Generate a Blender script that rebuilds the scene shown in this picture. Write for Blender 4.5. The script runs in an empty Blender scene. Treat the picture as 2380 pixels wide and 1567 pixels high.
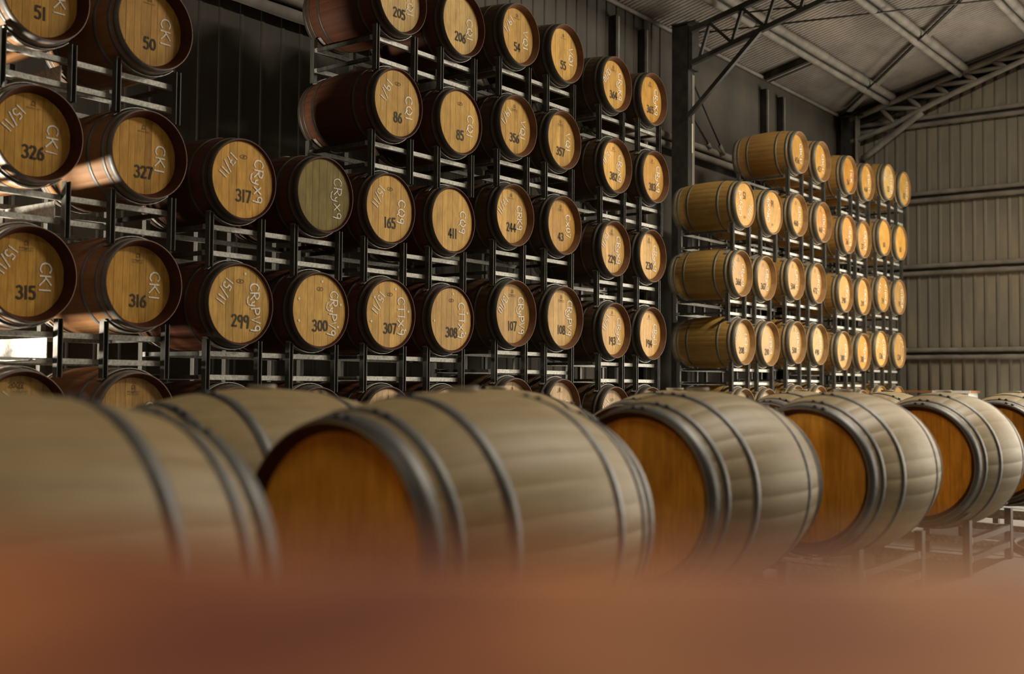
import bpy, math, random
from mathutils import Matrix, Vector

random.seed(7)
scene = bpy.context.scene
C = scene.collection
R = math.radians

# ------------------------------------------------------------------ camera
W_PX, H_PX, F_PX = 2380.0, 1567.0, 2659.2
YAW, PITCH, ROLL = 0.9171774, 0.0438249, 0.0084529
fwd = Vector((math.sin(YAW) * math.cos(PITCH), math.cos(YAW) * math.cos(PITCH), math.sin(PITCH)))
rgt = Vector((math.cos(YAW), -math.sin(YAW), 0.0))
upv = rgt.cross(fwd)
cr = math.cos(ROLL) * rgt + math.sin(ROLL) * upv
cu = -math.sin(ROLL) * rgt + math.cos(ROLL) * upv
cd = bpy.data.cameras.new('camera')
cam = bpy.data.objects.new('camera', cd)
C.objects.link(cam)
m = Matrix((cr, cu, -fwd)).transposed().to_4x4()
m.translation = Vector((0, 0, 1.0))
cam.matrix_world = m
cd.sensor_fit = 'HORIZONTAL'
cd.sensor_width = 36.0
cd.lens = 36.0 * F_PX / W_PX
cd.clip_start = 0.02
cd.clip_end = 200
cd.dof.use_dof = True
cd.dof.focus_distance = 10.5
cd.dof.aperture_fstop = 1.7
scene.camera = cam

# ------------------------------------------------------------------ world, exposure
world = bpy.data.worlds.new('world')
scene.world = world
world.use_nodes = True
wb = world.node_tree.nodes['Background']
wb.inputs[0].default_value = (1.0, 0.95, 0.86, 1)
wb.inputs[1].default_value = 1.2
scene.view_settings.view_transform = 'Standard'
scene.view_settings.look = 'None'
scene.view_settings.gamma = 1.0
scene.view_settings.use_curve_mapping = False
scene.view_settings.exposure = 0.0


def area_light(name, loc, target, sx, sy, power, color, spread=180):
    ld = bpy.data.lights.new(name, 'AREA')
    ld.shape = 'RECTANGLE'
    ld.size, ld.size_y = sx, sy
    ld.energy = power
    ld.color = color
    ld.spread = R(spread)
    o = bpy.data.objects.new(name, ld)
    C.objects.link(o)
    o.location = loc
    o.rotation_euler = (Vector(target) - Vector(loc)).to_track_quat('-Z', 'Y').to_euler()
    return o


# daylight through the two big doors in the end wall, through the roof light and the low side window, plus an added fill
DAY = (1.0, 0.90, 0.74)
area_light('door_daylight', (21.52, 2.5, 2.25), (0, 2.5, 2.25), 3.9, 4.3, 640, DAY)
area_light('door_daylight', (21.52, -2.5, 2.25), (0, -2.5, 2.25), 3.7, 4.3, 600, DAY)
area_light('roof_light_and_fill', (13.5, -0.5, 8.35), (13.5, -0.5, 0), 5.0, 1.0, 1480, DAY)
area_light('roof_light_and_fill', (-2.0, -0.5, 8.35), (-2.0, -0.5, 0), 3.0, 1.0, 130, DAY)  # made-up overhead fill, added to brighten the ledge and foreground heads
area_light('window_daylight', (1.9, 8.40, 1.0), (3.8, 7.3, 1.85), 0.55, 0.45, 200, DAY, 100)


# ------------------------------------------------------------------ materials
def new_mat(name):
    mt = bpy.data.materials.new(name)
    mt.use_nodes = True
    nt = mt.node_tree
    return mt, nt, nt.nodes['Principled BSDF']


def node(nt, t, **kw):
    n = nt.nodes.new(t)
    for k, v in kw.items():
        setattr(n, k, v)
    return n


def ramp(nt, fac, stops):
    n = node(nt, 'ShaderNodeValToRGB')
    e = n.color_ramp.elements
    while len(e) < len(stops):
        e.new(0.5)
    for el, (p, c) in zip(e, stops):
        el.position = p
        el.color = (*c, 1)
    nt.links.new(fac, n.inputs[0])
    return n.outputs[0]


def noise(nt, scale, detail=4, mapping=None, coord='Object', rough=0.6, rnd=False):
    tc = node(nt, 'ShaderNodeTexCoord')
    mp = node(nt, 'ShaderNodeMapping')
    mp.inputs['Scale'].default_value = mapping or (1, 1, 1)
    nt.links.new(tc.outputs[coord], mp.inputs[0])
    if rnd:
        oi = node(nt, 'ShaderNodeObjectInfo')
        mul = node(nt, 'ShaderNodeMath', operation='MULTIPLY')
        mul.inputs[1].default_value = 37.0
        nt.links.new(oi.outputs['Random'], mul.inputs[0])
        nt.links.new(mul.outputs[0], mp.inputs['Location'])
    n = node(nt, 'ShaderNodeTexNoise')
    n.inputs['Scale'].default_value = scale
    n.inputs['Detail'].default_value = detail
    n.inputs['Roughness'].default_value = rough
    nt.links.new(mp.outputs[0], n.inputs['Vector'])
    return n.outputs['Fac']


def mix(nt, a, b, fac, mode='MULTIPLY'):
    n = node(nt, 'ShaderNodeMix', data_type='RGBA', blend_type=mode)
    for sock, v in ((n.inputs['Factor'], fac), (n.inputs['A'], a), (n.inputs['B'], b)):
        if isinstance(v, bpy.types.NodeSocket):
            nt.links.new(v, sock)
        elif isinstance(v, (int, float)):
            sock.default_value = v
        else:
            sock.default_value = (*v, 1)
    return n.outputs['Result']


def bump(nt, bsdf, h, strength=0.3, dist=0.01):
    b = node(nt, 'ShaderNodeBump')
    b.inputs['Strength'].default_value = strength
    b.inputs['Distance'].default_value = dist
    nt.links.new(h, b.inputs['Height'])
    nt.links.new(b.outputs[0], bsdf.inputs['Normal'])


def simple(name, stops, scale, mapping=(1, 1, 1), rough=0.7, metal=0.0, bmp=0.2, detail=5, bdist=0.005, rnd=False, use_color=False, spec=0.5):
    mt, nt, b = new_mat(name)
    f = noise(nt, scale, detail, mapping, rnd=rnd)
    col = ramp(nt, f, stops)
    if use_color:
        oi = node(nt, 'ShaderNodeObjectInfo')
        col = mix(nt, oi.outputs['Color'], col, 1.0)
    nt.links.new(col, b.inputs['Base Color'])
    b.inputs['Roughness'].default_value = rough
    b.inputs['Metallic'].default_value = metal
    b.inputs['Specular IOR Level'].default_value = spec
    if bmp:
        bump(nt, b, f, bmp, bdist)
    return mt


def make_oak(name, mapping, rough, lo=0.55, hi=1.15, randomness=0.35, spec=0.5, stain_lo=0.76):
    """wood whose hue comes from the object's colour, with grain and a per-piece tone"""
    mt, nt, b = new_mat(name)
    g = noise(nt, 6.0, 6, mapping, rnd=True)
    grain = ramp(nt, g, [(0.28, (lo, lo, lo)), (0.72, (hi, hi, hi))])
    big = noise(nt, 5.0, 3, rnd=True)
    stain = ramp(nt, big, [(0.3, (stain_lo, stain_lo * 0.95, stain_lo * 0.88)), (0.65, (1, 1, 1))])
    oi = node(nt, 'ShaderNodeObjectInfo')
    tone = ramp(nt, oi.outputs['Random'], [(0.0, (1 - randomness,) * 3), (1.0, (1 + randomness * 0.4,) * 3)])
    c = mix(nt, oi.outputs['Color'], grain, 1.0)
    c = mix(nt, c, stain, 1.0)
    c = mix(nt, c, tone, 1.0)
    nt.links.new(c, b.inputs['Base Color'])
    b.inputs['Roughness'].default_value = rough
    b.inputs['Specular IOR Level'].default_value = spec
    bump(nt, b, g, 0.12, 0.003)
    return mt


M = {}
M['head'] = make_oak('oak_head', (14, 14, 1.2), 0.45, 0.66, 1.12, 0.2, spec=0.13)
M['body'] = make_oak('oak_body', (5, 0.5, 5), 0.55, 0.82, 1.08, 0.12, spec=0.3, stain_lo=0.86)
for cn, cc in (('chime_red', (0.075, 0.020, 0.011)), ('chime_brown', (0.17, 0.075, 0.034)), ('chime_tan', (0.34, 0.19, 0.075)), ('chime_dark', (0.07, 0.026, 0.014))):
    M[cn] = simple(cn + '_wood', [(0.3, tuple(q * 0.6 for q in cc)), (0.7, cc)], 8, (1, 1, 1), 0.6, spec=0.2)
M['hoop'] = simple('hoop_steel', [(0.3, (0.12, 0.118, 0.115)), (0.7, (0.20, 0.195, 0.185))], 9, (1, 1, 1), 0.52, 0.32, 0.05, use_color=True)
M['rivet'] = simple('rivet_steel', [(0.3, (0.03, 0.03, 0.035)), (0.7, (0.07, 0.07, 0.08))], 30, rough=0.5, metal=0.6, bmp=0)
M['rack'] = simple('galvanised_steel', [(0.32, (0.21, 0.205, 0.185)), (0.68, (0.50, 0.485, 0.43))], 45, (1, 1, 1), 0.5, 0.35, 0.05, detail=8)
M['post'] = simple('dull_rack_steel', [(0.3, (0.05, 0.048, 0.042)), (0.7, (0.12, 0.115, 0.10))], 30, (1, 1, 0.2), 0.5, 0.4, 0.05)
M['chalk'] = simple('white_chalk', [(0.25, (0.50, 0.45, 0.36)), (0.6, (0.86, 0.83, 0.76))], 60, rough=0.95, bmp=0, spec=0.1)
M['stencil'] = simple('black_stencil_ink', [(0.3, (0.018, 0.014, 0.010)), (0.75, (0.06, 0.042, 0.022))], 60, rough=0.8, bmp=0)
M['stamp'] = simple('branded_mark', [(0.3, (0.05, 0.028, 0.012)), (0.75, (0.13, 0.075, 0.03))], 60, rough=0.8, bmp=0)
M['tag'] = simple('paper_tag', [(0.3, (0.62, 0.55, 0.36)), (0.7, (0.8, 0.74, 0.55))], 40, rough=0.9, bmp=0)
M['bung'] = simple('bung_silicone', [(0.3, (0.42, 0.37, 0.28)), (0.7, (0.55, 0.50, 0.40))], 20, rough=0.6, bmp=0)
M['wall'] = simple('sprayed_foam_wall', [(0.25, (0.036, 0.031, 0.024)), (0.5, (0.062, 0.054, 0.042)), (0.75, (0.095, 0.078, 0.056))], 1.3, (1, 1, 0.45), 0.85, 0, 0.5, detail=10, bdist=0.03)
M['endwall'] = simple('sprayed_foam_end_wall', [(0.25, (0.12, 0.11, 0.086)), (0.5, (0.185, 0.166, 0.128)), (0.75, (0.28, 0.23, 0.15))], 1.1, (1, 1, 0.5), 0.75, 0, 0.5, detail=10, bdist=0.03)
M['pipe'] = simple('foam_coated_steel', [(0.3, (0.13, 0.115, 0.095)), (0.7, (0.24, 0.215, 0.18))], 3.0, (1, 1, 1), 0.75, 0, 0.6, detail=8, bdist=0.02)
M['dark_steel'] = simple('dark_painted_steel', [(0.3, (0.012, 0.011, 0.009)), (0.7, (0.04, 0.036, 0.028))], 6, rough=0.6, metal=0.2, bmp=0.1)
M['ledge'] = simple('mottled_terracotta', [(0.36, (0.20, 0.045, 0.022)), (0.46, (0.40, 0.12, 0.04)), (0.55, (0.54, 0.18, 0.05)), (0.66, (0.95, 0.48, 0.13))], 15, (1, 1, 1), 0.8, 0, 0.3, detail=1)
M['bench_top'] = simple('bench_timber', [(0.3, (0.25, 0.10, 0.04)), (0.7, (0.38, 0.17, 0.07))], 8, (1, 8, 1), 0.5)
M['bench_white'] = simple('white_laminate', [(0.3, (0.68, 0.68, 0.66)), (0.7, (0.8, 0.8, 0.78))], 8, rough=0.4, bmp=0)
M['hose'] = simple('black_rubber', [(0.3, (0.01, 0.01, 0.01)), (0.7, (0.03, 0.03, 0.028))], 20, rough=0.5, bmp=0)
M['rod'] = simple('bright_steel', [(0.3, (0.5, 0.48, 0.44)), (0.7, (0.75, 0.73, 0.7))], 20, rough=0.25, metal=0.9, bmp=0)

# roof: fine corrugation that follows the slope
mt, nt, b = new_mat('corrugated_roof_foam')
f1 = noise(nt, 0.8, 10, (1, 1.6, 1))
nt.links.new(ramp(nt, f1, [(0.3, (0.13, 0.105, 0.085)), (0.5, (0.20, 0.175, 0.15)), (0.72, (0.27, 0.225, 0.18))]), b.inputs['Base Color'])
b.inputs['Roughness'].default_value = 0.85
tc = node(nt, 'ShaderNodeTexCoord')
wv = node(nt, 'ShaderNodeTexWave', wave_type='BANDS', bands_direction='X')
wv.inputs['Scale'].default_value = 3.4
wv.inputs['Distortion'].default_value = 0.6
nt.links.new(tc.outputs['Object'], wv.inputs['Vector'])
f2 = noise(nt, 9, 8)
addn = node(nt, 'ShaderNodeMath', operation='ADD')
nt.links.new(wv.outputs['Fac'], addn.inputs[0])
nt.links.new(f2, addn.inputs[1])
bump(nt, b, addn.outputs[0], 0.8, 0.03)
M['roof'] = mt

# concrete floor
mt, nt, b = new_mat('concrete_floor')
f1 = noise(nt, 1.4, 10)
f2 = noise(nt, 40, 6)
c = mix(nt, ramp(nt, f1, [(0.3, (0.17, 0.162, 0.145)), (0.7, (0.28, 0.265, 0.24))]), ramp(nt, f2, [(0.3, (0.7, 0.7, 0.7)), (0.7, (1, 1, 1))]), 1.0)
nt.links.new(c, b.inputs['Base Color'])
b.inputs['Roughness'].default_value = 0.65
bump(nt, b, f2, 0.3, 0.004)
M['floor'] = mt

MESH = {}


# ------------------------------------------------------------------ geometry helpers
def mesh_from(name, verts, faces, mats, smooth=False, face_mats=None, smooth_faces=None):
    me = bpy.data.meshes.new(name)
    me.from_pydata(verts, [], faces)
    for mm in mats:
        me.materials.append(mm)
    if face_mats:
        me.polygons.foreach_set('material_index', face_mats)
    if smooth_faces:
        me.polygons.foreach_set('use_smooth', smooth_faces)
    elif smooth:
        me.polygons.foreach_set('use_smooth', [True] * len(me.polygons))
    me.update()
    return me


def link(name, data, parent=None, loc=(0, 0, 0), rot=None, scale=None, color=None):
    o = bpy.data.objects.new(name, data)
    C.objects.link(o)
    o.parent = parent
    o.location = loc
    if rot is not None:
        o.rotation_euler = rot
    if scale is not None:
        o.scale = scale
    if color is not None:
        o.color = (*color, 1)
    return o


def tag(o, label, cat, group=None):
    o['label'] = label
    o['category'] = cat
    if group:
        o['group'] = group
    return o


def thing(name, label, cat, loc=(0, 0, 0), rz=0, group=None):
    return tag(link(name, None, None, loc, (0, 0, rz)), label, cat, group)


def structure(o):
    o['kind'] = 'structure'
    return o


def box_data(cx, cy, cz, sx, sy, sz, bev=0.0):
    x0, x1, y0, y1, z0, z1 = cx - sx / 2, cx + sx / 2, cy - sy / 2, cy + sy / 2, cz - sz / 2, cz + sz / 2
    v = [(x0, y0, z0), (x1, y0, z0), (x1, y1, z0), (x0, y1, z0), (x0, y0, z1), (x1, y0, z1), (x1, y1, z1), (x0, y1, z1)]
    f = [(0, 3, 2, 1), (4, 5, 6, 7), (0, 1, 5, 4), (1, 2, 6, 5), (2, 3, 7, 6), (3, 0, 4, 7)]
    return v, f


def box(name, parent, c, s, mat, rot=None):
    """a box of size s whose centre is at c"""
    key = ('box', tuple(round(q, 4) for q in s), mat)
    if key not in MESH:
        v, f = box_data(0, 0, 0, *s)
        MESH[key] = mesh_from(name, v, f, [M[mat]])
    return link(name, MESH[key], parent, c, rot)


def bar(name, parent, p0, p1, w, h, mat):
    """rectangular bar between two points; w across, h in the upright direction"""
    p0, p1 = Vector(p0), Vector(p1)
    d = p1 - p0
    v, f = box_data(d.length / 2, 0, 0, d.length, w, h)
    o = link(name, mesh_from(name, v, f, [M[mat]]), parent, p0)
    x = d.normalized()
    ref = Vector((0, 0, 1)) if abs(x.z) < 0.95 else Vector((1, 0, 0))
    y = ref.cross(x).normalized()
    z = x.cross(y)
    o.rotation_euler = Matrix((x, y, z)).transposed().to_euler()
    return o


def pipe_mesh(name, pts, rad, mat, seg=12, wob=0.0, cap=True):
    pts = [Vector(p) for p in pts]
    n = len(pts)
    v, f = [], []
    for i, p in enumerate(pts):
        t = (pts[min(i + 1, n - 1)] - pts[max(i - 1, 0)]).normalized()
        ref = Vector((0, 0, 1)) if abs(t.z) < 0.9 else Vector((1, 0, 0))
        a = ref.cross(t).normalized()
        bb = t.cross(a)
        r = rad[i] if isinstance(rad, (list, tuple)) else rad * (1 + random.uniform(-wob, wob))
        for k in range(seg):
            an = 2 * math.pi * k / seg
            v.append(p + (a * math.cos(an) + bb * math.sin(an)) * r)
    for i in range(n - 1):
        for k in range(seg):
            k2 = (k + 1) % seg
            f.append((i * seg + k, i * seg + k2, (i + 1) * seg + k2, (i + 1) * seg + k))
    if cap:
        f.append(tuple(range(seg - 1, -1, -1)))
        f.append(tuple((n - 1) * seg + k for k in range(seg)))
    return mesh_from(name, v, f, [M[mat]], smooth=True)


def pipe(name, parent, p0, p1, rad, mat, steps=1, wob=0.0, seg=12):
    p0, p1 = Vector(p0), Vector(p1)
    return link(name, pipe_mesh(name, [p0.lerp(p1, i / steps) for i in range(steps + 1)], rad, mat, seg, wob), parent)


# ------------------------------------------------------------------ the building
X_END, Y_WALL, X_NEAR, Y_RIGHT = 21.5, 8.4, -5.0, -9.4
EAVE, SLOPE = 6.33, 0.245
Y_RIDGE = (Y_WALL + Y_RIGHT) / 2


def roof_z(y, off=0.0):
    return EAVE - off + SLOPE * (Y_WALL - max(y, 2 * Y_RIDGE - y))


v, f = box_data((X_NEAR + X_END) / 2, (Y_WALL + Y_RIGHT) / 2, -0.1, X_END - X_NEAR + 0.6, Y_WALL - Y_RIGHT + 0.6, 0.2)
floor = structure(link('floor', mesh_from('floor', v, f, [M['floor']])))
v, f = box_data(29.0, -0.5, -0.11, 14.4, 22.0, 0.2)
structure(link('floor_outside', mesh_from('floor_outside', v, f, [M['floor']])))
for gx in (7.4, 10.4, 13.4, 16.4):
    box('floor_joint', floor, (gx, -0.6, 0.001), (0.012, 15.0, 0.003), 'hose')
box('floor_joint', floor, (8.0, 1.15, 0.001), (26.0, 0.012, 0.003), 'hose')


def holed_wall(name, mat, plane, at, thick, u0, u1, z0, z1, h=None, top=None):
    """upright wall slab: plane 'x' (u runs along y) or 'y' (u runs along x), with one rectangular opening h=(u0,u1,z0,z1);
    top = list of (u, z) that replaces the flat top edge"""
    def P(u, z, d):
        return (at + d, u, z) if plane == 'x' else (u, at + d, z)
    outer = [(u0, z0), (u1, z0)] + (top or [(u1, z1), (u0, z1)])
    v, f = [], []
    n = len(outer)
    if not h:
        for d in (0, thick):
            v += [P(u, z, d) for u, z in outer]
        f = [tuple(range(n)), tuple(range(2 * n - 1, n - 1, -1))]
        f += [(i, (i + 1) % n, n + (i + 1) % n, n + i) for i in range(n)]
    else:
        a0, a1, b0, b1 = h
        cols = [u0, a0, a1, u1]

        def topz(u):
            if not top:
                return z1
            pts = sorted(top)
            for (ua, za), (ub, zb) in zip(pts, pts[1:]):
                if ua <= u <= ub:
                    return za + (zb - za) * (u - ua) / (ub - ua)
            return z1
        us = sorted(set(cols + [u for u, z in (top or [])]))
        idx = {}

        def vid(u, z, d):
            k = (round(u, 5), round(z, 5), d)
            if k not in idx:
                idx[k] = len(v)
                v.append(P(u, z, d))
            return idx[k]
        for ua, ub in zip(us, us[1:]):
            inside = ua >= a0 - 1e-6 and ub <= a1 + 1e-6
            zs = [(z0, z0, b0, b0), (b0, b0, b1, b1), (b1, b1, topz(ua), topz(ub))]
            for j, (za, zb, zc, zd) in enumerate(zs):
                if inside and j == 1 or (j == 0 and b0 <= z0):
                    continue
                for d in (0, thick):
                    f.append((vid(ua, za, d), vid(ub, zb, d), vid(ub, zd, d), vid(ua, zc, d)))
        for (ua, za), (ub, zb) in (((a0, max(b0, z0)), (a0, b1)), ((a1, max(b0, z0)), (a1, b1)), ((a0, b1), (a1, b1)), ((a0, max(b0, z0)), (a1, max(b0, z0)))):
            f.append((vid(ua, za, 0), vid(ub, zb, 0), vid(ub, zb, thick), vid(ua, za, thick)))
    return structure(link(name, mesh_from(name, v, f, [M[mat]])))


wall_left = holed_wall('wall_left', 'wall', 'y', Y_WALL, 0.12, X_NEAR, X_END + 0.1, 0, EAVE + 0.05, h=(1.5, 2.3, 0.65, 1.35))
gable = [(Y_WALL, roof_z(Y_WALL) + 0.05), (Y_RIDGE, roof_z(Y_RIDGE) + 0.05), (Y_RIGHT, roof_z(Y_RIGHT) + 0.05)]
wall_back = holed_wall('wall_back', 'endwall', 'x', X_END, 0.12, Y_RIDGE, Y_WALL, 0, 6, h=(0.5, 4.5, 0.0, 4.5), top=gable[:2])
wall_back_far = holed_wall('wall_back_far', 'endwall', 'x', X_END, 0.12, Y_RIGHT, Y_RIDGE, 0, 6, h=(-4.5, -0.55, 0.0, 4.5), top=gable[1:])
wall_near = holed_wall('wall_near', 'wall', 'x', X_NEAR - 0.12, 0.12, Y_RIGHT, Y_WALL, 0, 6, top=gable)
wall_right = holed_wall('wall_right', 'wall', 'y', Y_RIGHT - 0.12, 0.12, X_NEAR, X_END + 0.1, 0, EAVE + 0.05)

# roof
v, f = [], []
prof = [(Y_WALL + 0.15, roof_z(Y_WALL) - SLOPE * 0.15), (Y_RIDGE, roof_z(Y_RIDGE)), (Y_RIGHT - 0.15, roof_z(Y_RIGHT) - SLOPE * 0.15)]
for x in (X_NEAR - 0.15, X_END + 0.2):
    v += [(x, y, z) for y, z in prof] + [(x, y, z + 0.08) for y, z in prof]
f = [(0, 6, 7, 1), (1, 7, 8, 2), (3, 4, 10, 9), (4, 5, 11, 10), (0, 1, 4, 3), (1, 2, 5, 4), (6, 9, 10, 7), (7, 10, 11, 8), (0, 3, 9, 6), (2, 8, 11, 5)]
structure(link('ceiling', mesh_from('ceiling', v, f, [M['roof']])))

# door and window frames (outside the picture)
for dn, yc in (('door_1', 2.5), ('door_2', -2.5)):
    dr = structure(link(dn, None))
    box('door_frame', dr, (X_END + 0.06, yc - 2.06, 2.28), (0.2, 0.12, 4.56), 'dark_steel')
    box('door_frame', dr, (X_END + 0.06, yc + 2.06, 2.28), (0.2, 0.12, 4.56), 'dark_steel')
    box('door_head', dr, (X_END + 0.06, yc, 4.62), (0.2, 4.24, 0.12), 'dark_steel')
wn = structure(link('window_1', None))
for zz in (0.62, 1.38):
    box('window_frame', wn, (1.9, Y_WALL + 0.06, zz), (0.92, 0.16, 0.06), 'dark_steel')
for xx in (1.47, 2.33):
    box('window_frame', wn, (xx, Y_WALL + 0.06, 1.0), (0.06, 0.16, 0.7), 'dark_steel')


# ribs of the sprayed wall sheets
def rib_mesh(name, w, d, h, mat):
    pts = []
    for k in range(7):
        a = math.pi * k / 6
        pts.append((-math.cos(a) * w / 2, -math.sin(a) ** 0.7 * d))
    v = [(x, y, 0) for x, y in pts] + [(x, y, h) for x, y in pts]
    n = len(pts)
    f = [(i, i + 1, n + i + 1, n + i) for i in range(n - 1)] + [(n - 1, 0, n, 2 * n - 1), tuple(range(n - 1, -1, -1)), tuple(range(n, 2 * n))]
    return mesh_from(name, v, f, [M[mat]], smooth_faces=[True] * (n - 1) + [False] * 3)


rm = rib_mesh('rib', 0.05, 0.012, EAVE, 'wall')
x = 3.2
while x < 14.6:
    link('rib', rm, wall_left, (x + random.uniform(-0.01, 0.01), Y_WALL + 0.004, 0))
    x += 0.24
y = 4.72
rm2 = {}
while y < Y_WALL - 0.05:
    k = round(roof_z(y), 2)
    rr = rib_mesh('rib', 0.07, 0.02, roof_z(y), 'endwall')
    link('rib', rr, wall_back, (X_END + 0.004, y + random.uniform(-0.008, 0.008), 0), (0, 0, -math.pi / 2))
    y += 0.2


# girts: pairs of foam-coated rolls
def girt(label, p0, p1, gap, rad, normal, grp):
    g = thing('wall_girt', label, 'girt', p0, 0, grp)
    d = Vector(p1) - Vector(p0)
    nv = Vector(normal)
    for nm, dz, q in (('upper_flange', gap / 2, 0), ('lower_flange', -gap / 2, 0.02)):
        pipe(nm, g, nv * q + Vector((0, 0, dz)), d + nv * q + Vector((0, 0, dz)), rad, 'pipe', 30, 0.09)
    bar('web', g, -nv * 0.03, d - nv * 0.03, 0.02, gap, 'dark_steel')


for z, nm in ((6.02, 'highest horizontal foam-coated girt on the far end wall, under the truss'), (4.60, 'second highest foam-coated girt on the far end wall'),
              (3.24, 'third foam-coated girt down on the far end wall, at mid height'), (1.68, 'lowest foam-coated girt on the far end wall, near the workbench')):
    girt(nm, (X_END - 0.05, 4.65, z), (X_END - 0.05, 8.36, z), 0.135, 0.045, (-1, 0, 0), 'girts on the end wall')
girt('foam-coated girt along the left wall behind the racks, crossing behind the dark column', (3.0, Y_WALL - 0.1, 4.62), (X_END - 0.12, Y_WALL - 0.1, 4.62), 0.14, 0.055, (0, -1, 0), 'girts on the left wall')

# wall studs: dark uprights on the left wall
for xx, lab in ((13.12, 'dark upright stud on the left wall above barrels 364 and 365, farther from the column'), (13.88, 'dark upright stud on the left wall above barrel 365, nearer the column'),
                (17.88, 'dark upright stud on the left wall above the top CBC17 barrels, left of the two'), (18.55, 'dark upright stud on the left wall above the top CBC17 barrels, right of the two')):
    s = thing('wall_stud', lab, 'stud', (xx, Y_WALL - 0.06, 0), 0, 'studs on the left wall')
    box('stud_web', s, (0, -0.01, 3.05), (0.06, 0.10, 6.1), 'dark_steel')
    box('stud_flange', s, (0.045, -0.05, 3.05), (0.045, 0.014, 6.1), 'pipe')


# columns
def column(label, x, y, w, d, h, strip):
    c = thing('wall_column', label, 'column', (x, y, 0), 0)
    box('web', c, (0, 0, h / 2), (0.05, d - 0.04, h), 'dark_steel')
    box('front_flange', c, (0, -d / 2 + 0.01, h / 2), (w, 0.02, h), strip)
    box('back_flange', c, (0, d / 2 - 0.01, h / 2), (w, 0.02, h), 'dark_steel')
    box('base_plate', c, (0, 0, 0.01), (w + 0.12, d + 0.1, 0.02), 'dark_steel')
    box('cap_plate', c, (0, -0.06, h + 0.012), (w + 0.04, d + 0.12, 0.024), 'dark_steel')
    return c


c1 = column('dark steel column against the left wall between the two blocks of racks', 14.42, 7.98, 0.19, 0.26, 6.22, 'dark_steel')
box('flange_strip', c1, (0.055, -0.134, 2.75), (0.07, 0.008, 5.5), 'pipe')
box('side_plate', c1, (-0.09, 0.0, 3.1), (0.012, 0.26, 6.2), 'dark_steel')
box('end_plate', c1, (0.0, -0.17, 5.86), (0.20, 0.06, 0.62), 'dark_steel')
box('scuff_mark', c1, (0.025, -0.139, 4.58), (0.03, 0.002, 0.42), 'tag')
c2 = column('dark steel column in the far corner under the end truss', 21.2, 8.1, 0.2, 0.3, 6.22, 'pipe')

# eave strut
ev = thing('eave_strut', 'long thin beam where the left wall meets the roof', 'beam', (3.0, Y_WALL - 0.075, EAVE - 0.04))
pipe('strut_roll', ev, (0, 0, 0), (X_END - 3.1, 0, 0), 0.03, 'pipe', 30, 0.05)


# trusses: top chord, bottom chord and zigzag webs in a plane of constant x
def truss(label, x, top, bot, ty, by, mat, wr, knee, y_end=-0.3, side=0.0):
    t = thing('roof_truss', label, 'truss', (x, 0, 0), 0)

    def interp(pl, y):
        for (ya, za), (yb, zb) in zip(pl, pl[1:]):
            if ya >= y >= yb:
                return za + (zb - za) * (ya - y) / (ya - yb)
        return pl[-1][1]
    for nm, pl, hh in (('top_chord', top, 0.075), ('bottom_chord', bot, 0.065)):
        v, f = [], []
        pipe_pts = [(0, y, z) for y, z in pl]
        if mat == 'pipe':
            fine = []
            for a, bq in zip(pipe_pts, pipe_pts[1:]):
                fine += [Vector(a).lerp(Vector(bq), k / 10) for k in range(10)]
            fine.append(Vector(pipe_pts[-1]))
            link(nm, pipe_mesh(nm, fine, hh * 0.75, mat, 10, 0.08), t)
        else:
            bar(nm, t, pipe_pts[0], pipe_pts[-1], 0.07, hh, mat)
    k = 0
    nodes = []
    while True:
        yb_, yt_ = by - 0.5 * k, ty - 0.5 * k
        if yb_ < y_end + 0.6:
            break
        nodes += [(yb_, interp(bot, yb_) + 0.02), (yt_, interp(top, yt_) - 0.02)]
        k += 1
    for a, bq in zip(nodes, nodes[1:]):
        if mat == 'pipe':
            pa, pb = Vector((0, *a)), Vector((0, *bq))
            pts = [pa.lerp(pb, q / 6) for q in range(7)]
            link('web', pipe_mesh('web', pts, [wr * (0.55 + 0.6 * math.sin(math.pi * q / 6)) for q in range(7)], mat, 8), t)
        else:
            bar('web', t, (0, *a), (0, *bq), 0.04, wr * 2, mat)
    (ka, kb) = knee
    if mat == 'pipe':
        pipe('knee_brace', t, (0, *ka), (0, *kb), 0.06, mat, 8, 0.06)
    else:
        bar('knee_brace', t, (0, *ka), (0, *kb), 0.06, 0.06, mat)
    return t


def lin(y0, z0, s, y1):
    return [(y0, z0), (y1, z0 + s * (y0 - y1))]


truss('dark steel lattice truss running up from the column between the racks', 14.3, lin(7.78, 6.10, 0.232, -0.4), lin(7.78, 5.625, 0.262, -0.4), 7.49, 7.65, 'dark_steel', 0.02, ((7.83, 4.87), (6.70, 5.92)))
truss('foam-coated lattice truss along the far end wall', 21.2, [(8.1, 6.18), (4.9, 7.08), (-0.4, 8.36)], [(8.1, 5.75), (7.3, 5.96), (6.86, 6.15), (6.2, 6.40), (4.9, 6.84), (-0.4, 8.12)], 7.52, 7.25, 'pipe', 0.04, ((7.86, 5.4), (6.74, 6.14)))

rf = thing('shade_rafter', 'dark rafter added under the roof, deepened to stand in for shade behind the end truss', 'rafter', (X_END - 0.12, 8.3, roof_z(8.3, 0.18)))  # added and made deep so its dark web stands in for shade behind the lattice
bar('shade_web', rf, (0, 0, 0), (0, Y_RIDGE - 8.3, roof_z(Y_RIDGE) - roof_z(8.3)), 0.03, 0.31, 'dark_steel')
bar('shade_flange', rf, (-0.03, 0, -0.15), (-0.03, Y_RIDGE - 8.3, roof_z(Y_RIDGE) - roof_z(8.3) - 0.15), 0.08, 0.014, 'dark_steel')

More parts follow.
